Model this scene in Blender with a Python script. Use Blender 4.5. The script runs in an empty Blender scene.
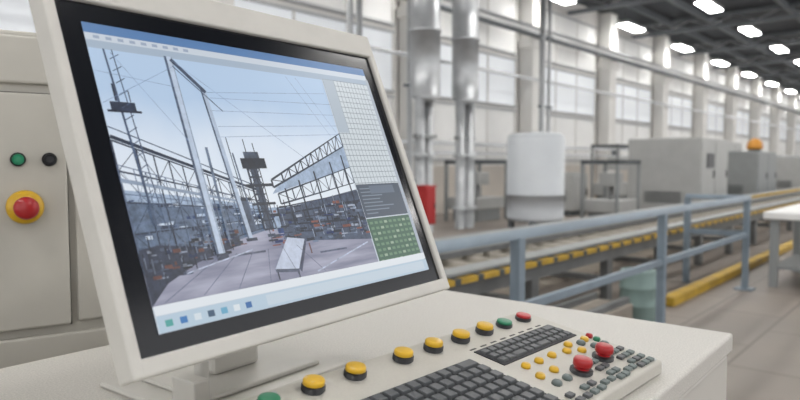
import bpy, bmesh, math, random
from mathutils import Matrix, Vector
random.seed(4)
rad=math.radians
# ------------------------------------------------------------ materials
def mat(name,col,rough=.5,metal=0.,noise=0.,nscale=20.,bump=0.,bscale=200.,emit=None,es=0.,coat=0.):
    m=bpy.data.materials.new(name);m.use_nodes=True
    nt=m.node_tree;b=nt.nodes['Principled BSDF']
    b.inputs['Base Color'].default_value=(*col,1);b.inputs['Roughness'].default_value=rough
    b.inputs['Metallic'].default_value=metal
    if coat: b.inputs['Coat Weight'].default_value=coat
    tc=nt.nodes.new('ShaderNodeTexCoord')
    if noise:
        n=nt.nodes.new('ShaderNodeTexNoise');n.inputs['Scale'].default_value=nscale;n.inputs['Detail'].default_value=5
        r=nt.nodes.new('ShaderNodeValToRGB')
        r.color_ramp.elements[0].position=.3;r.color_ramp.elements[1].position=.7
        r.color_ramp.elements[0].color=(*[c*(1-noise) for c in col],1)
        r.color_ramp.elements[1].color=(*[min(1,c*(1+noise*.6)) for c in col],1)
        nt.links.new(tc.outputs['Object'],n.inputs['Vector']);nt.links.new(n.outputs['Fac'],r.inputs['Fac'])
        nt.links.new(r.outputs['Color'],b.inputs['Base Color'])
        mr=nt.nodes.new('ShaderNodeMapRange');mr.inputs[3].default_value=rough*.8;mr.inputs[4].default_value=min(1,rough*1.25)
        nt.links.new(n.outputs['Fac'],mr.inputs[0]);nt.links.new(mr.outputs[0],b.inputs['Roughness'])
    if bump:
        n2=nt.nodes.new('ShaderNodeTexNoise');n2.inputs['Scale'].default_value=bscale
        bp=nt.nodes.new('ShaderNodeBump');bp.inputs['Strength'].default_value=bump;bp.inputs['Distance'].default_value=.002
        nt.links.new(tc.outputs['Object'],n2.inputs['Vector']);nt.links.new(n2.outputs['Fac'],bp.inputs['Height'])
        nt.links.new(bp.outputs['Normal'],b.inputs['Normal'])
    if emit:
        b.inputs['Emission Color'].default_value=(*emit,1);b.inputs['Emission Strength'].default_value=es
    return m
M={}
M['desk']=mat('desk_laminate',(.575,.555,.515),.42,noise=.20,nscale=420,bump=.35,bscale=700)
M['desk_side']=mat('desk_side_paint',(.52,.50,.46),.5)
M['panel']=mat('panel_plastic',(.50,.48,.43),.42,noise=.05,nscale=300)
M['frame']=mat('monitor_housing',(.56,.545,.505),.42,noise=.05,nscale=25,bump=.06,bscale=900)
M['bezel']=mat('black_bezel',(.006,.007,.010),.15)
M['cab']=mat('cabinet_paint',(.48,.46,.41),.45,noise=.06,nscale=10)
M['gap']=mat('dark_gap',(.08,.075,.07),.8)
M['black']=mat('black_plastic',(.010,.010,.012),.35)
M['key']=mat('key_grey',(.085,.09,.095),.45)
M['keyb']=mat('keyboard_recess',(.020,.021,.024),.6)
M['keyg']=mat('key_greygreen',(.13,.16,.155),.5)
M['yellow']=mat('yellow_plastic',(.64,.38,.012),.35,coat=.2)
M['red']=mat('red_plastic',(.38,.008,.012),.3,coat=.2)
M['green']=mat('green_plastic',(.01,.18,.085),.35,coat=.2)
M['steel']=mat('brushed_steel',(.55,.56,.57),.32,metal=.9,noise=.08,nscale=8)
M['duct']=mat('galvanised_duct',(.46,.475,.49),.42,metal=.55,noise=.16,nscale=3)
M['rail']=mat('rail_paint',(.19,.24,.285),.5,noise=.15,nscale=6)
M['wall']=mat('wall_paint',(.80,.785,.76),.8,noise=.06,nscale=.6)
M['wpanel']=mat('wall_panel',(.82,.82,.81),.6,noise=.07,nscale=.8)
M['col']=mat('column_paint',(.72,.71,.685),.7,noise=.06,nscale=1)
M['beige']=mat('beige_band',(.60,.555,.50),.7,noise=.08,nscale=1)
M['win']=mat('window_glass',(.72,.75,.78),.3,emit=(.92,.95,1),es=.22)
M['bright']=mat('daylight_glass',(.72,.75,.78),.3,emit=(.9,.95,1),es=1.2)
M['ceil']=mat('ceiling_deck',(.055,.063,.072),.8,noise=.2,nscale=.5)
M['truss']=mat('truss_steel',(.15,.165,.18),.6)
M['trussw']=mat('truss_white',(.46,.47,.48),.6)
M['lamp']=mat('lamp_diffuser',(1,1,1),.5,emit=(1,.98,.95),es=36)
M['mgrey']=mat('machine_grey',(.28,.295,.295),.55,noise=.08,nscale=3)
M['mlight']=mat('machine_light',(.42,.425,.415),.5,noise=.07,nscale=3)
M['mdark']=mat('machine_dark',(.07,.08,.085),.6,noise=.2,nscale=3)
M['conv']=mat('conveyor_frame',(.15,.155,.155),.6,noise=.25,nscale=4)
M['roller']=mat('roller_steel',(.27,.245,.205),.45,metal=.4,noise=.3,nscale=5)
M['concrete']=mat('concrete_plinth',(.33,.29,.245),.85,noise=.15,nscale=4)
M['syel']=mat('safety_yellow',(.52,.33,.035),.6,noise=.25,nscale=5)
M['teal']=mat('teal_drum',(.23,.32,.30),.6,noise=.1,nscale=6)
M['orange']=mat('orange_paint',(.60,.26,.03),.5)
M['redbox']=mat('red_box_paint',(.42,.02,.02),.45)
M['tank']=mat('tank_paint',(.48,.505,.53),.4,noise=.05,nscale=2)
def floor_mat():
    m=mat('floor_concrete',(.25,.215,.187),.5,noise=.20,nscale=1.2)
    nt=m.node_tree;b=nt.nodes['Principled BSDF']
    src=b.inputs['Base Color'].links[0].from_socket
    tc=nt.nodes['Texture Coordinate']
    br=nt.nodes.new('ShaderNodeTexBrick');br.inputs['Scale'].default_value=1
    br.inputs['Brick Width'].default_value=1.2;br.inputs['Row Height'].default_value=.6;br.inputs['Mortar Size'].default_value=.012
    br.inputs['Color1'].default_value=(1,1,1,1);br.inputs['Color2'].default_value=(.86,.86,.86,1);br.inputs['Mortar'].default_value=(.6,.6,.6,1)
    mx=nt.nodes.new('ShaderNodeMix');mx.data_type='RGBA';mx.blend_type='MULTIPLY';mx.inputs['Factor'].default_value=1
    nt.links.new(tc.outputs['Object'],br.inputs['Vector']);nt.links.new(src,mx.inputs['A']);nt.links.new(br.outputs['Color'],mx.inputs['B'])
    nt.links.new(mx.outputs['Result'],b.inputs['Base Color']);return m
M['floor']=floor_mat()
# ------------------------------------------------------------ mesh builder
class B:
    def __init__(s): s.bm=bmesh.new();s.mats=[]
    def mi(s,m):
        if m not in s.mats: s.mats.append(m)
        return s.mats.index(m)
    def add(s,verts,faces,m,smooth=False,bevel=0,seg=2):
        i=s.mi(m);vs=[s.bm.verts.new(v) for v in verts];fs=[]
        for f in faces:
            fc=s.bm.faces.new([vs[k] for k in f]);fc.material_index=i;fc.smooth=smooth;fs.append(fc)
        if bevel:
            es=list({e for f in fs for e in f.edges})
            r=bmesh.ops.bevel(s.bm,geom=es,offset=bevel,segments=seg,affect='EDGES',profile=.5,clamp_overlap=True)
            for f in r['faces']: f.material_index=i
        return fs
    def box(s,c,d,m,rot=None,bevel=0,seg=2):
        R=rot or Matrix()
        vs=[]
        for x,y,z in [(-1,-1,-1),(1,-1,-1),(1,1,-1),(-1,1,-1),(-1,-1,1),(1,-1,1),(1,1,1),(-1,1,1)]:
            v=R@Vector((x*d[0]/2,y*d[1]/2,z*d[2]/2));vs.append(v+Vector(c))
        s.add(vs,[(3,2,1,0),(4,5,6,7),(0,1,5,4),(1,2,6,5),(2,3,7,6),(3,0,4,7)],m,bevel=bevel,seg=seg)
    def mm(s,a,b,m,**k):
        s.box([(a[i]+b[i])/2 for i in range(3)],[abs(b[i]-a[i]) for i in range(3)],m,**k)
    def lathe(s,p0,p1,prof,m,seg=24):
        p0=Vector(p0);p1=Vector(p1);ax=(p1-p0);L=ax.length;ax.normalize()
        q=ax.to_track_quat('Z','Y').to_matrix()
        i=s.mi(m);rings=[]
        for t,r in prof:
            if r<=1e-6: rings.append([s.bm.verts.new(p0+ax*t*L)])
            else: rings.append([s.bm.verts.new(p0+ax*t*L+q@Vector((r*math.cos(a),r*math.sin(a),0))) for a in [2*math.pi*k/seg for k in range(seg)]])
        for A,C in zip(rings,rings[1:]):
            for k in range(seg):
                k2=(k+1)%seg
                if len(A)==1 and len(C)==1: continue
                if len(A)==1: f=[A[0],C[k2],C[k]][::-1]
                elif len(C)==1: f=[A[k],A[k2],C[0]]
                else: f=[A[k],A[k2],C[k2],C[k]]
                fc=s.bm.faces.new(f);fc.material_index=i;fc.smooth=True
    def cyl(s,p0,p1,r,m,seg=20):
        L=(Vector(p1)-Vector(p0)).length
        b=min(r*.15,L*.2)/L
        s.lathe(p0,p1,[(0,0),(0,r*.9),(0,r*.9),(b,r),(b,r),(1-b,r),(1-b,r),(1,r*.9),(1,r*.9),(1,0)],m,seg)
    def finish(s,name,mw=None,parent=None):
        me=bpy.data.meshes.new(name)
        bmesh.ops.recalc_face_normals(s.bm,faces=s.bm.faces)
        s.bm.to_mesh(me);s.bm.free()
        for m in s.mats: me.materials.append(M[m])
        o=bpy.data.objects.new(name,me);bpy.context.collection.objects.link(o)
        if parent: o.parent=parent
        if mw is not None:
            if parent: o.matrix_local=mw
            else: o.matrix_world=mw
        return o
def T(x,y,z,rz=0,rx=0): return Matrix.Translation((x,y,z))@Matrix.Rotation(rad(rz),4,'Z')@Matrix.Rotation(rad(rx),4,'X')

# ------------------------------------------------------------ room shell
b=B();b.mm((-8,-9,-.2),(90,11.2,0),'floor');b.finish('floor')
b=B();b.mm((-8,11,0),(90,11.3,7.2),'wall')
b.mm((-8,10.93,0),(90,11.0,1.3),'beige')
b.finish('wall_left')
b=B();b.mm((90,-9,0),(90.3,11.3,7.2),'wall');b.mm((89.9,2,0),(90,6,4.2),'bright')
for yy in (3,4,5): b.mm((89.85,yy-.05,0),(89.9,yy+.05,4.2),'truss')
b.finish('wall_end')
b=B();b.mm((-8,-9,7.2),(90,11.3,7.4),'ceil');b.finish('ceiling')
cx=[7.0+5.85*i for i in range(-2,15)]
for x in cx:
    b=B();b.mm((x-.32,10.45,0),(x+.32,10.93,7.1),'col',bevel=.02)
    b.mm((x-.42,10.4,5.0),(x+.42,10.93,5.25),'col');b.mm((x-.4,10.4,0),(x+.4,10.93,.35),'concrete')
    b.finish('wall_column')
n=0
for i,x in enumerate(cx[:-1]):
    n+=1
    x0=x+.55;x1=x+5.3
    b=B()
    for z0,z1,mm_ in ((1.5,3.0,'wpanel'),(3.2,4.6,'win'),(4.85,6.5,'wpanel')):
        b.mm((x0,10.94,z0),(x1,10.985,z1),mm_)
        b.mm((x0-.06,10.9,z0-.06),(x1+.06,11,z0),'trussw');b.mm((x0-.06,10.9,z1),(x1+.06,11,z1+.06),'trussw')
        k=3
        for j in range(k+1):
            xx=x0+(x1-x0)*j/k;b.mm((xx-.03,10.915,z0),(xx+.03,11,z1),'col')
    b.finish('window_%d'%n)
b=B();b.mm((-6,10.1,5.3),(88,10.4,5.34),'truss');b.mm((-6,10.23,5.34),(88,10.27,5.52),'wpanel');b.mm((-6,10.1,5.52),(88,10.4,5.56),'trussw');b.finish('crane_runway_beam')
b=B()
for z,r in ((3.98,.05),(1.9,.05),(1.65,.035)):
    b.cyl((-6,10.3,z),(88,10.3,z),r,'duct',12)
for x in cx: b.mm((x-.03,10.25,1.6),(x+.03,10.45,1.95),'truss')
b.finish('wall_pipe_run')
for i in range(-1,15):
    x=4.1+5.85*i
    b=B()
    b.mm((x-.1,-9,6.62),(x+.1,10.9,6.74),'truss');b.mm((x-.1,-9,7.05),(x+.1,10.9,7.17),'truss')
    yy=-9;k=0
    while yy<10.2:
        a=Vector((x,yy,6.74 if k%2 else 7.05));c=Vector((x,yy+.8,7.05 if k%2 else 6.74))
        b.cyl(a,c,.035,'trussw',6);yy+=.8;k+=1
    b.finish('roof_truss')
b=B()
for y in (-6,-3,0,3,5.2,8,9.4): b.mm((-8,y-.06,6.95),(90,y+.06,7.2),'truss')
b.finish('roof_purlins')
for y,x0 in ((9.8,24.6-5.85*4),(6.6,23.0-5.3*4),(2.6,-3.),(-1.5,-3.),(-5.5,-3.)):  # rows on the desk side are out of view, added to brighten the desktop
    for i in range(12 if y<6 else 15):
        x=x0+(5.85 if y>9 else 5.3)*i
        b=B()
        b.box((0,0,.05),(1.7,.44,.10),'trussw',bevel=.02)
        b.box((0,0,-.015),(1.6,.38,.05),'lamp')
        b.cyl((-.6,0,.1),(-.6,0,.45),.012,'truss',6);b.cyl((.6,0,.1),(.6,0,.45),.012,'truss',6)
        b.finish('ceiling_lamp',T(x,y,6.5))

# ------------------------------------------------------------ ducts
def ductobj(x,y,r,zc,offs):
    b=B()
    b.lathe((0,0,zc),(0,0,6.6),[(0,0),(0,r*.5),(.03,r),(.03,r),(.33,r),(.33,r*1.07),(.345,r*1.07),(.345,r),(.7,r),(.7,r*1.07),(.715,r*1.07),(.715,r),(1,r)],'duct',28)
    for ox,oy,rr in offs:
        b.cyl((ox,oy,0),(ox,oy,zc+.1),rr,'duct',16)
        for z in (.4,1.5,): b.cyl((ox,oy,z),(ox,oy,z+.06),rr*1.5,'duct',16)
    b.box((0,0,1.9),(.6,.12,.06),'mgrey')
    b.finish('ventilation_duct',T(x,y,0))
ductobj(9.95,8,.29,2.55,[(-.16,0,.09),(.15,.05,.10)])
ductobj(11.35,8.05,.28,2.6,[(-.17,0,.10),(.15,.0,.12)])
def riser(x,y,ps):
    b=B()
    for ox,r in ps: b.cyl((ox,0,0),(ox,0,6.4),r,'duct',16)
    for z in (1,3,5): b.box((ps[-1][0]/2,0,z),(ps[-1][0]+.3,.1,.06),'truss')
    b.finish('riser_pipe',T(x,y,0))
riser(16.9,9.3,((0,.09),(.4,.05)));riser(10.55,8.9,((0,.06),(.22,.045)));riser(8.9,9.0,((0,.06),(.25,.06)))
# ------------------------------------------------------------ red box on post
b=B();b.box((0,.12,.35),(.08,.06,.7),'truss');b.box((0,.12,.02),(.3,.3,.04),'truss')
b.box((0,0,.75),(.24,.18,.56),'redbox',bevel=.012);b.box((0,-.095,.75),(.20,.012,.50),'redbox',bevel=.004)
b.box((.07,-.105,.75),(.015,.012,.07),'black');b.box((0,0,1.04),(.27,.2,.02),'redbox')
b.finish('fire_hose_box',T(7.55,6.05,0))
# ------------------------------------------------------------ tank
b=B()
b.lathe((0,0,.15),(0,0,2.0),[(0,0),(0,.5),(.05,.6),(.05,.6),(.3,.6),(.3,.612),(.31,.612),(.31,.6),(.92,.6),(.92,.6),(.97,.58),(1,.5),(1,0)],'tank',40)
for a in range(4):
    an=a*math.pi/2+.4;b.box((.5*math.cos(an),.5*math.sin(an),.1),(.1,.1,.2),'truss')
b.cyl((0,0,2),(0,0,2.04),.12,'steel')
b.finish('storage_tank',T(12.3,6.9,0))
# ------------------------------------------------------------ machines in the back
def cabinet(name,x,y,w,d,h,doors=2,m='mlight',rz=0,screen=False,beacon=False):
    b=B();b.box((0,0,.06),(w*.96,d*.96,.12),'mdark');b.box((0,0,h/2+.06),(w,d,h-.12),m,bevel=.03)
    for i in range(doors):
        xx=-w/2+w*(i+.5)/doors
        b.box((xx,-d/2-.008,h/2+.06),(w/doors-.06,.03,h-.3),m,bevel=.008)
        b.box((xx+w/doors*.35,-d/2-.035,h*.55),(.03,.03,.18),'black')
    for i in range(6): b.box((-w/2-.005,0,.4+i*.05),(.02,d*.5,.02),'mdark')
    if screen: b.box((-w/2+w*.3,-d/2-.03,h*.72),(w*.25,.03,h*.18),'black')
    b.box((0,0,h+.01),(w*.6,d*.6,.03),'mgrey')
    if beacon:
        b.cyl((.5,-.3,h),(.5,-.3,h+.12),.2,'mdark')
        b.lathe((.5,-.3,h+.1),(.5,-.3,h+.48),[(0,0),(0,.24),(.15,.25),(.6,.22),(.85,.14),(1,0)],'orange')
    return b.finish(name,T(x,y,0,rz))
cabinet('machine_cabinet',17.9,5.8,2.3,1.8,2.0,2,'mlight',0,True)
cabinet('machine_cabinet',24.2,5.8,2.6,1.6,1.75,2,'mgrey',0,False,True)
cabinet('switchgear_cabinet',16.2,8.1,.9,.7,1.1,1,'mlight')
cabinet('switchgear_cabinet',28.2,7.6,2.0,1.2,2.2,2,'mlight')
cabinet('switchgear_cabinet',31.5,5.7,2.6,1.4,1.6,2,'mlight')
def gantry(x,y,w,h):
    b=B()
    for sx in (-1,1):
        for sy in (-.4,.4):
            b.box((sx*w/2,sy,h/2),(.07,.07,h),'mgrey')
        b.box((sx*w/2,0,h),(.08,.87,.08),'mdark')
    b.box((0,-.4,h),(w,.07,.10),'mdark');b.box((0,.4,h),(w,.07,.10),'mgrey')
    b.box((0,0,h*.72),(w*.35,.4,h*.22),'mlight',bevel=.02);b.cyl((0,0,h*.3),(0,0,h*.62),.06,'steel')
    b.box((0,0,h*.3),(w*.9,.8,h*.2),'mlight',bevel=.02);b.box((0,0,h*.1),(w*.7,.7,h*.2),'mgrey')
    b.finish('press_gantry',T(x,y,0))
gantry(14.3,6.1,1.2,1.4);gantry(13.2,9.0,1.4,1.4);gantry(7.6,8.0,1.2,1.2);gantry(20.2,8.4,2.,1.9)
# ------------------------------------------------------------ roller conveyor line
b=B()
X0,X1=1.5,34
YA,YB=2.72,3.95
for y in (YA,YB):
    b.mm((X0,y-.05,.42),(X1,y+.05,.60),'conv');b.mm((X0,y-.08,.60),(X1,y+.08,.62),'mgrey')
b.mm((X0,2.60,.545),(X1,2.665,.585),'syel')
x=X0+.1
while x<X1:
    b.mm((x,2.597,.543),(x+.07,2.667,.587),'mdark');x+=.28
x=X0+.2
while x<X1:
    b.cyl((x,YA+.05,.57),(x,YB-.05,.57),.05,'roller',8);x+=.30
b.mm((X0,3.08,.622),(X1,3.13,.67),'conv');b.mm((X0,3.5,.622),(X1,3.56,.665),'syel')
x=X0+.3
while x<X1:
    for y in (YA,YB):
        b.mm((x-.06,y-.04,0),(x+.06,y+.04,.42),'conv')
    b.mm((x-.04,YA+.04,.18),(x+.04,YB-.04,.24),'conv');x+=1.5
b.mm((X0,3.1,.0),(X1,3.6,.16),'concrete')
b.finish('roller_conveyor')
b=B()
b.mm((1.5,4.15,0),(34,4.75,.36),'concrete',bevel=.02);b.mm((1.5,4.16,.36),(34,4.24,.44),'mgrey');b.mm((1.5,4.64,.36),(34,4.72,.44),'mlight')
b.mm((1.5,4.10,.28),(34,4.149,.34),'syel')
x=2.
while x<33:
    b.mm((x,4.30,.36),(x+.9,4.58,.40+.1*random.random()),'mdark');x+=1.6
b.finish('track_plinth')
b=B();b.mm((6.4,2.08,0),(34,2.2,.09),'syel',bevel=.01);b.finish('safety_kerb')
b=B();b.mm((2.3,2.05,.0),(5.3,2.45,.22),'concrete',bevel=.01);b.mm((2.3,2.08,.22),(5.3,2.13,.27),'conv');b.mm((2.3,2.36,.22),(5.3,2.41,.27),'conv');b.finish('cable_trench_kerb')
b=B();b.lathe((0,0,0),(0,0,.46),[(0,0),(0,.14),(.03,.15),(.33,.15),(.35,.157),(.37,.15),(.66,.15),(.68,.157),(.70,.15),(.97,.15),(1,.145),(1,.13),(.97,.13),(.97,0)],'teal',24);b.finish('teal_drum',T(5.58,2.12,0))
# ------------------------------------------------------------ guard railing
b=B()
b.cyl((.3,1.8,1.0),(7.9,1.8,1.0),.028,'rail',16)
b.mm((.3,1.78,.575),(7.9,1.82,.625),'rail',bevel=.005)
for x in (.65,3.03,5.22,7.82):
    b.mm((x-.033,1.77,0),(x+.033,1.83,.985),'rail',bevel=.006)
    b.mm((x-.09,1.71,0),(x+.09,1.89,.015),'rail')
b.cyl((7.86,1.8,1.0),(7.86,2.45,1.0),.028,'rail',16);b.mm((7.83,2.40,0),(7.9,2.46,.99),'rail');b.mm((7.85,1.8,.57),(7.88,2.42,.63),'rail')
b.finish('guard_railing')
b=B();b.mm((0,0,.76),(2.8,1.35,.84),'wpanel',bevel=.01)
for x in (.1,1.4,2.7):
    for y in (.1,1.25): b.mm((x-.04,y-.04,0),(x+.04,y+.04,.76),'mgrey')
b.mm((.1,.1,.2),(2.7,1.25,.24),'mgrey')
b.finish('work_table',T(8.1,.35,0))

# ------------------------------------------------------------ left control cabinet
b=B()
b.mm((-.75,0,0),(.27,.45,1.6),'cab',bevel=.006)
b.mm((-.745,-.012,1.512),(.262,.0,1.59),'cab',bevel=.004)
b.mm((-.745,-.012,.02),(.262,.0,1.085),'cab',bevel=.004)
b.mm((-.70,-.004,1.098),(.066,.0,1.498),'gap')
b.mm((-.698,-.016,1.1),(.064,-.002,1.496),'cab',bevel=.004)
b.mm((.075,-.012,1.103),(.262,.0,1.493),'cab',bevel=.004)
cab=b.finish('control_cabinet',T(.415,1.2,0,-16))
b=B()
b.lathe((0,0,0),(0,-.016,0),[(0,0),(0,.028),(.6,.028),(1,.024),(1,0)],'yellow',32)
b.cyl((0,-.014,0),(0,-.032,0),.012,'red',20)
b.lathe((0,-.026,0),(0,-.050,0),[(0,0),(0,.014),(.25,.0185),(.7,.0185),(1,.014),(1,0)],'red',32)
b.finish('emergency_stop',T(-.001,-.016,1.307),cab)
for nm,m,xx in (('green_button','green',-.009),('black_button','black',.037)):
    b=B();b.cyl((0,0,0),(0,-.006,0),.0115,'black',24);b.cyl((0,-.005,0),(0,-.014,0),.009,m,24)
    b.finish(nm,T(xx,-.016,1.386),cab)

# ------------------------------------------------------------ desk
b=B()
L=2.7
b.mm((-L,0,-.03),(0,.705,0),'desk',bevel=.005,seg=3)
b.mm((-L+.01,.006,-1.11),(-.006,.699,-.034),'desk_side',bevel=.004)
b.mm((-L+.01,.010,-.042),(-.010,.694,-.028),'gap')
for x in (-.75,-1.5,-2.2): b.mm((x-.003,.003,-1.0),(x+.003,.02,-.06),'gap')
b.finish('control_desk',T(1.1216,.272,1.11,1.5))

# ------------------------------------------------------------ sloped control panel
sl=9.2;PL=.98;PW=.210
c,s_=math.cos(rad(sl)),math.sin(rad(sl))
def w2p(y,z): return (y*c+z*s_,-y*s_+z*c)
fb=w2p(0,-.0175);bb=w2p(PW*c,-.0175)
b=B()
prof=[(0,0),(PW,0),bb,fb]
vs=[(-PL,y,z) for y,z in prof]+[(0,y,z) for y,z in prof]
b.add(vs,[(0,1,2,3),(7,6,5,4),(0,4,5,1),(1,5,6,2),(2,6,7,3),(3,7,4,0)],'panel',bevel=.003,seg=3)
for i in range(8): b.mm((-.20+.022*i,.158,0),(-.188+.022*i,.1605,.0003),'gap')
for x,y in ((-.008,.008),(-.008,.202),(-.46,.202)): b.cyl((x,y,-.001),(x,y,.0012),.003,'steel',12)
panel=b.finish('control_panel',T(.8404,.286,1.128,-1,sl))
def keys(name,x0,x1,y0,y1,nx,ny,gap,h,m='key'):
    b=B();b.mm((x0-.003,y0-.003,0),(x1+.003,y1+.003,.0012),'keyb')
    px=(x1-x0)/nx;py=(y1-y0)/ny
    for j in range(ny):
        i=0
        while i<nx:
            w=2 if (j==0 and i in(2,6)) or (j==ny-1 and i==nx-2) else 1
            cxk=x0+px*(i+w/2);cyk=y0+py*(j+.5)
            ww=px*w-gap;hh=py-gap;t=.84
            v=[(cxk-ww/2,cyk-hh/2,.001),(cxk+ww/2,cyk-hh/2,.001),(cxk+ww/2,cyk+hh/2,.001),(cxk-ww/2,cyk+hh/2,.001),
               (cxk-ww/2*t,cyk-hh/2*t,h),(cxk+ww/2*t,cyk-hh/2*t,h),(cxk+ww/2*t,cyk+hh/2*t,h),(cxk-ww/2*t,cyk+hh/2*t,h)]
            b.add(v,[(3,2,1,0),(4,5,6,7),(0,1,5,4),(1,2,6,5),(2,3,7,6),(3,0,4,7)],m,bevel=.0007,seg=2)
            i+=w
    b.finish(name,T(0,0,0),panel)
keys('keyboard',-.447,-.228,.004,.140,13,8,.0030,.0055)
keys('function_keypad',-.198,-.026,.112,.150,12,3,.0024,.004)
def pbutton(name,x,y,m,r,h):
    b=B()
    b.cyl((0,0,0),(0,0,h*.6),r*1.1,'black',28)
    b.lathe((0,0,h*.5),(0,0,h),[(0,0),(0,r),(.7,r),(.9,r*.94),(1,r*.8),(1,0)],m,32)
    b.finish(name,T(x,y,0),panel)
for x,m in zip((-.479,-.426,-.369,-.294,-.240,-.186,-.134,-.096,-.038),('green','yellow','yellow','yellow','yellow','yellow','yellow','green','red')):
    big=m=='yellow'
    pbutton(m+'_push_button',x+(.009 if m=='green' and x>-.2 else 0),.185,m,.0110 if big else .0105,.013 if big else .009)
for x,y in ((-.136,.045),(-.070,.049)):
    b=B();b.cyl((0,0,0),(0,0,.006),.0135,'black',28);b.cyl((0,0,.005),(0,0,.014),.009,'red',24)
    b.lathe((0,0,.008),(0,0,.019),[(0,0),(0,.0095),(.2,.0112),(.7,.0112),(.92,.010),(1,.008),(1,0)],'red',32)
    b.finish('mushroom_button',T(x,y,0),panel)
def skey(x,y,m,r=.007):
    b.lathe((x,y,0),(x,y,.005),[(0,0),(0,r),(.6,r),(1,r*.8),(1,0)],m,6 if m!='yellow' else 16)
b=B()
for x,y in ((-.154,.091),(-.123,.091),(-.070,.097),(-.030,.094),(-.192,.067),(-.161,.067),(-.092,.087),(-.071,.077),(-.182,.092)): skey(x,y,'yellow',.0058)
for x,y in ((-.192,.046),(-.168,.046),(-.100,.066),(-.02,.070),(-.04,.074),(-.048,.09)): skey(x,y,'keyg',.0060)
skey(-.012,.096,'red',.005);skey(-.014,.084,'green',.005)
b.finish('small_buttons',T(0,0,0),panel)
b=B()
for x in (-.207,-.190,-.173,-.156,-.106,-.092,-.046,-.032,-.017):
    for y in (.050,.036,.022,.010):
        if x<-.15 and y>.03: continue
        if random.random()<.88: b.box((x,y,.002),(.011,.008,.004),'keyg' if random.random()<.6 else 'key',bevel=.001)
for x in (-.139,-.122,-.076,-.062): b.box((x,.014,.002),(.011,.008,.004),'keyg',bevel=.001)
b.finish('selector_keys',T(0,0,0),panel)

# ------------------------------------------------------------ monitor
W,H=.402,.295
mroot=bpy.data.objects.new('computer_monitor',None);bpy.context.collection.objects.link(mroot)
mroot.matrix_world=Matrix.Translation((.2754,.5088,1.2357))@Matrix.Rotation(rad(4.3),4,'Z')
TI=Matrix.Rotation(rad(-22.05),4,'X')@Matrix.Rotation(rad(-.29),4,'Y')
u0,u1,v0,v1=-.082*W,1.078*W,-.108*H,1.185*H
a0,a1,c0,c1=-.055*W,1.05*W,-.055*H,1.07*H
b=B()
fy=-.006
def fr(x0,z0,x1,z1,): b.mm((x0,fy,z0),(x1,.020,z1),'frame',bevel=.0025,seg=3)
fr(u0,v0,a0,v1);fr(a1,v0,u1,v1);fr(a0-.004,v0,a1+.004,c0);fr(a0-.004,c1,a1+.004,v1)
b.mm((u0+.003,.018,v0+.003),(u1-.003,.022,v1-.003),'frame')
b.mm((.03,.02,.03),(W-.03,.065,H-.03),'frame',bevel=.01)
b.finish('housing',TI,mroot)
b=B();b.mm((a0,-.001,c0),(a1,.018,c1),'bezel');b.finish('bezel',TI,mroot)
b=B();b.mm((.09,.075,-.1257),(.33,.265,-.1187),'frame',bevel=.003)
b.mm((.12,.10,-.1187),(.30,.24,-.1127),'frame',bevel=.003)
b.mm((.175,.155,-.113),(.245,.195,.20),'frame',bevel=.006)
b.box((.21,.125,.14),(.09,.09,.09),'frame',bevel=.006)
b.cyl((.13,.12,-.113),(.13,.12,-.07),.008,'frame',12);b.mm((.095,.085,-.1187),(.115,.125,-.085),'frame',bevel=.002)
b.finish('stand',Matrix(),mroot)
# ---- screen picture: flat layered emissive artwork
def em(name,c,s=1.,noise=0):
    m=bpy.data.materials.new(name);m.use_nodes=True;nt=m.node_tree;p=nt.nodes['Principled BSDF']
    p.inputs['Base Color'].default_value=(.01,.01,.01,1);p.inputs['Roughness'].default_value=.3
    p.inputs['Emission Color'].default_value=(*c,1);p.inputs['Emission Strength'].default_value=s;M[name]=m
    if noise:
        tc=nt.nodes.new('ShaderNodeTexCoord');n=nt.nodes.new('ShaderNodeTexNoise');n.inputs['Scale'].default_value=130;n.inputs['Detail'].default_value=6;n.inputs['Roughness'].default_value=.75
        r=nt.nodes.new('ShaderNodeValToRGB');e=r.color_ramp.elements;e[0].position=.36;e[0].color=(*[v*(1-noise) for v in c],1);e[1].position=.66;e[1].color=(*[v*(1+noise) for v in c],1)
        nt.links.new(tc.outputs['Object'],n.inputs['Vector']);nt.links.new(n.outputs['Fac'],r.inputs[0]);nt.links.new(r.outputs['Color'],p.inputs['Emission Color'])
    return name
def hexc(r,g,bb): return tuple(((v/255)**2.2)*1.0 for v in (r,g,bb))
def tone(c):
    l=sum(c)/3;k=.42+.58*min(1,(l/.45)**.8) if l<.45 else 1
    return (c[0]*k*.90,c[1]*k*.98,c[2]*k*1.08)
ES=.95
def U(r,g,bb):
    n='ui_%d_%d_%d'%(r,g,bb)
    if n not in M: em(n,hexc(r,g,bb),ES)
    return n
def E(r,g,bb,nz=.45):
    n='px_%d_%d_%d'%(r,g,bb)
    if n not in M: em(n,tone(hexc(r,g,bb)),ES,nz)
    return n
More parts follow.
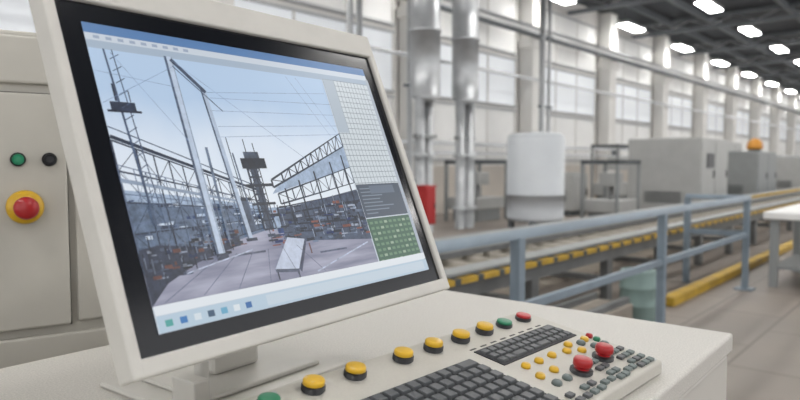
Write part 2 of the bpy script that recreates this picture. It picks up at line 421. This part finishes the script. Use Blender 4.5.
def skymat():
    em('px_sky',(1,1,1),ES);nt=M['px_sky'].node_tree;p=nt.nodes['Principled BSDF']
    tc=nt.nodes.new('ShaderNodeTexCoord');sp=nt.nodes.new('ShaderNodeSeparateXYZ');r=nt.nodes.new('ShaderNodeValToRGB')
    mp=nt.nodes.new('ShaderNodeMapRange');mp.inputs[1].default_value=.3*H;mp.inputs[2].default_value=.93*H
    n=nt.nodes.new('ShaderNodeTexNoise');n.inputs['Scale'].default_value=9;n.inputs['Detail'].default_value=6;ad=nt.nodes.new('ShaderNodeMath');ad.operation='MULTIPLY_ADD';ad.inputs[1].default_value=.5
    nt.links.new(tc.outputs['Object'],sp.inputs[0]);nt.links.new(sp.outputs['Z'],mp.inputs[0]);nt.links.new(tc.outputs['Object'],n.inputs['Vector'])
    nt.links.new(n.outputs['Fac'],ad.inputs[0]);nt.links.new(mp.outputs[0],ad.inputs[2]);nt.links.new(ad.outputs[0],r.inputs[0])
    e=r.color_ramp.elements;e[0].position=.2;e[0].color=(*hexc(228,234,240),1);e[1].position=1.1;e[1].color=(*hexc(176,199,226),1)
    k=e.new(.65);k.color=(*hexc(213,224,238),1)
    nt.links.new(r.outputs['Color'],p.inputs['Emission Color'])
skymat()
def deckmat():
    em('px_deck',(1,1,1),ES);nt=M['px_deck'].node_tree;p=nt.nodes['Principled BSDF']
    tc=nt.nodes.new('ShaderNodeTexCoord');n=nt.nodes.new('ShaderNodeTexNoise');n.inputs['Scale'].default_value=30;n.inputs['Detail'].default_value=8
    mp=nt.nodes.new('ShaderNodeMapping');mp.inputs['Scale'].default_value=(.35,1,2.5)
    r=nt.nodes.new('ShaderNodeValToRGB');e=r.color_ramp.elements;e[0].position=.35;e[0].color=(*hexc(112,115,136),1);e[1].position=.7;e[1].color=(*hexc(170,171,190),1)
    nt.links.new(tc.outputs['Object'],mp.inputs[0]);nt.links.new(mp.outputs[0],n.inputs['Vector']);nt.links.new(n.outputs['Fac'],r.inputs[0]);nt.links.new(r.outputs['Color'],p.inputs['Emission Color'])
deckmat()
b=B();lay=[0]
def poly(pts,m):
    lay[0]+=1;y=-.0012-lay[0]*.0000022
    b.add([(u*W,y,v*H) for u,v in pts],[tuple(range(len(pts)))],m)
def rect(x0,y0,x1,y1,m): poly([(x0,y0),(x1,y0),(x1,y1),(x0,y1)],m)
def line(p,q,t,m,t2=None):
    t2=t if t2 is None else t2
    dx,dy=(q[0]-p[0])*W,(q[1]-p[1])*H;L=math.hypot(dx,dy);nx,ny=-dy/L/W,dx/L/H
    poly([(p[0]-nx*t/2*W,p[1]-ny*t/2*W),(q[0]-nx*t2/2*W,q[1]-ny*t2/2*W),(q[0]+nx*t2/2*W,q[1]+ny*t2/2*W),(p[0]+nx*t/2*W,p[1]+ny*t/2*W)],m)
rect(0,0,1,1,U(198,206,216))
rect(0,.965,1,1,U(84,122,170));rect(0,.94,1,.965,U(196,205,216));rect(0,.912,1,.94,U(160,176,194))
for i in range(9): rect(.02+i*.03,.947,.035+i*.03,.958,U(150,164,186))
PX=.765
rect(0,.08,PX,.912,'px_sky')
poly([(0,.44),(.1,.42),(.2,.40),(.4,.35),(PX,.34),(PX,.2),(0,.2)],E(160,172,188,.25))
poly([(0,.08),(PX,.08),(PX,.21),(.62,.235),(.36,.27),(.2,.27),(0,.20)],'px_deck')
# left open steel pipe rack
poly([(0,.40),(.37,.34),(.37,.27),(0,.18)],E(110,124,144,.4))
for i in range(90):
    t=random.random();x=t*.35;z=.24+.05*t+random.random()*(.17-.11*t)
    rect(x,z,x+.008+.03*random.random(),z+.003+.009*random.random(),random.choice([E(186,196,208,.3),E(104,116,136),E(62,72,92),E(90,104,126),E(60,80,120),E(210,214,220,.2)]))
def bay(n,xa,xb,ta,tb,ba,bb_,k,col,w):
    P=lambda t,s:(xa+(xb-xa)*t,(ba+(bb_-ba)*t)+((ta-ba)+((tb-bb_)-(ta-ba))*t)*s)
    for i in range(n+1):
        t=(i/n)**.8;line(P(t,0),P(t,1),w*(1-t*.5),col)
    for j in range(k+1):
        line(P(0,j/k),P(1,j/k),w,col,w*.5)
    for i in range(n):
        t=(i/n)**.8;t2=((i+1)/n)**.8
        for j in range(k):
            if (i+j)%2: line(P(t,j/k),P(t2,(j+1)/k),w*.4,col)
            else: line(P(t,(j+1)/k),P(t2,j/k),w*.4,col)
bay(11,.0,.37,.60,.41,.20,.28,4,E(66,76,94,.3),.0046)
bay(14,.0,.30,.52,.40,.24,.29,3,E(112,124,146,.3),.0026)
line((0,.612),(.38,.415),.010,E(64,74,92),.006);line((0,.645),(.38,.43),.003,E(90,102,122),.003)
line((0,.47),(.36,.365),.010,E(150,160,174,.2),.005)
poly([(0,.08),(0,.25),(.05,.26),(.12,.245),(.20,.235),(.24,.245),(.24,.27),(.27,.27),(.27,.228),(.14,.19),(.05,.14)],E(70,76,94))
for i in range(140):
    t=random.random();x=.27*t;z=.12+.10*t+random.random()*.12*(1-t*.5);w=.006+.025*random.random()
    if random.random()<.3: rect(x,z,x+.003,z+.02+.03*random.random(),random.choice([E(44,48,60),E(120,126,140)]))
    else: rect(x,z,x+w,z+.003+.010*random.random(),random.choice([E(38,42,54),E(92,100,118),E(60,66,82),E(140,144,154),E(70,76,92),E(46,60,96),E(124,80,70)]))
# right side conveyor bridges
poly([(.42,.34),(.55,.36),(PX,.40),(PX,.18),(.42,.22)],E(92,102,122))
poly([(.44,.425),(PX,.60),(PX,.50),(.42,.40)],E(160,172,188,.25))
bay(13,.43,PX,.455,.655,.425,.595,1,E(52,62,80,.3),.006)
bay(9,.44,PX,.40,.50,.36,.43,1,E(66,76,94,.3),.005)
bay(10,.42,PX,.345,.39,.25,.24,2,E(68,76,94,.3),.004)
for (p,q) in (((.42,.32),(PX,.35)),((.44,.28),(PX,.27))): line(p,q,.004,E(56,64,80),.008)
for x in (.47,.53,.60,.68,.74): line((x,.22),(x,.40+(x-.43)*.5),.006,E(56,66,82))
for i in range(210):
    x=.36+random.random()*.39;y=.195+random.random()*.15
    if random.random()<.3: rect(x,y,x+.003,y+.015+.04*random.random(),random.choice([E(52,58,72),E(150,156,168),E(84,92,108)]))
    else: rect(x,y,min(x+.006+random.random()*.03,PX),y+.003+random.random()*.009,random.choice([E(44,52,66),E(78,90,108),E(120,132,150),E(40,62,116),E(166,170,180),E(86,92,102),E(58,64,78),E(156,92,78)]))
# central tower
rect(.365,.27,.39,.50,E(80,90,108))
bay(2,.357,.397,.50,.50,.27,.27,7,E(54,64,82,.3),.0065)
rect(.342,.50,.425,.54,E(44,52,68));rect(.357,.54,.408,.565,E(84,94,110));line((.368,.56),(.368,.615),.003,E(60,70,86));line((.397,.56),(.397,.60),.003,E(60,70,86))
rect(.335,.43,.43,.441,E(52,60,76));rect(.34,.36,.42,.369,E(52,60,76))
rect(.305,.27,.33,.38,E(84,94,112));rect(.296,.38,.338,.392,E(50,58,74));line((.318,.39),(.314,.62),.003,E(74,84,100))
# far left lattice mast
line((.055,.32),(.035,.91),.007,E(90,104,128),.005);line((.078,.32),(.055,.91),.003,E(90,104,128))
rect(.018,.70,.08,.728,E(60,72,94));rect(.008,.692,.092,.70,E(52,60,80));line((.035,.73),(.035,.79),.006,E(74,84,104));line((.07,.73),(.07,.77),.003,E(74,84,104))
for i in range(14): line((.045,.33+i*.042),(.07,.35+i*.042),.0022,E(90,104,128))
# A-frame masts
line((.205,.20),(.205,.915),.024,E(190,197,208,.12),.021);line((.195,.20),(.196,.915),.007,E(104,116,136));line((.214,.20),(.214,.915),.003,E(150,160,174))
line((.305,.24),(.285,.80),.014,E(180,188,200,.15));line((.298,.24),(.278,.80),.005,E(98,110,130))
line((.21,.905),(.29,.79),.011,E(90,100,120));line((.21,.88),(.33,.72),.003,E(90,100,120))
line((.24,.25),(.245,.58),.008,E(116,128,146));line((.33,.28),(.322,.56),.005,E(100,112,132))
rect(.19,.185,.225,.207,E(74,80,96));rect(.29,.235,.325,.246,E(74,80,96))
for (p,q) in (((.215,.90),(.60,.52)),((.215,.88),(.0,.72)),((.29,.79),(.75,.84)),((.0,.83),(.2,.80)),((.29,.72),(PX,.74)),((.05,.9),(.2,.6)),((.6,.9),(.72,.64)),((.64,.9),(.75,.66)),((.3,.66),(PX,.69)),((.3,.62),(PX,.65)),((.3,.77),(PX,.79))):
    line(p,q,.0012,E(136,152,178))
# work table on the quay
poly([(.355,.125),(.435,.112),(.485,.218),(.425,.232)],E(196,198,208,.12));poly([(.355,.125),(.435,.112),(.435,.100),(.355,.113)],E(104,108,122))
rect(.358,.085,.363,.114,E(80,84,96));rect(.428,.078,.433,.102,E(80,84,96));poly([(.435,.112),(.485,.218),(.488,.205),(.443,.098)],E(92,94,112))
rect(.495,.16,.50,.20,E(128,90,84))
rect(.40,.25,.42,.268,E(50,80,136));rect(.53,.155,.64,.162,E(110,114,132));rect(.25,.19,.34,.197,E(106,108,124))
for i in range(6): line((.03+.1*i,.085),(.20+.05*i,.20),.0016,E(112,116,134))
line((.5,.09),(.74,.17),.004,E(182,184,196));line((.1,.16),(.3,.205),.003,E(182,184,196))
# tool panes
rect(PX,.40,.985,.912,U(200,208,214))
for i in range(13): line((PX+.0169*i,.40),(PX+.0169*i,.912),.0018,U(120,132,144))
for i in range(21): line((PX,.40+.0256*i),(.985,.40+.0256*i),.0018,U(120,132,144))
rect(PX,.66,PX+.05,.912,U(170,182,194))
rect(PX,.27,.985,.42,U(74,84,98))
for i in range(8):
    rect(PX+.012,.285+i*.016,PX+.05+.13*random.random(),.290+i*.016,U(118,130,144))
rect(PX+.06,.375,.95,.412,U(96,108,124))
rect(PX,.06,.985,.265,U(70,100,84))
for i in range(9):
    for j in range(8):
        rect(PX+.010+i*.0238,.072+j*.024,PX+.025+i*.0238,.083+j*.024,U(104,136,112) if (i*3+j)%4 else U(146,166,146))
rect(.985,.06,1,.94,U(166,176,188))
rect(0,.052,1,.08,U(218,224,230));rect(0,.0,1,.05,U(176,196,212));rect(.3,.008,.98,.044,U(190,204,216))
for i,cc in enumerate([(80,156,152),(60,116,176),(206,216,224),(60,84,110),(100,160,190),(212,220,226),(60,104,160)]):
    rect(.018+i*.036,.015,.036+i*.036,.035,U(*cc))
b.finish('screen_picture',TI,mroot)

# ------------------------------------------------------------ world, camera
w=bpy.data.worlds.new('World');bpy.context.scene.world=w;w.use_nodes=True
bg=w.node_tree.nodes['Background'];bg.inputs[0].default_value=(.985,.985,1,1);bg.inputs[1].default_value=1.3
bpy.context.scene.view_settings.view_transform='Standard'
cam=bpy.data.cameras.new('camera');co=bpy.data.objects.new('camera',cam);bpy.context.collection.objects.link(co)
cam.sensor_width=36;cam.lens=653/800*36;cam.clip_start=.02;cam.clip_end=300
co.location=(0,0,1.38)
co.rotation_euler=(rad(90-3.243),0,rad(-(90-41)))
cam.dof.use_dof=True;cam.dof.focus_distance=.80;cam.dof.aperture_fstop=5.6
bpy.context.scene.camera=co
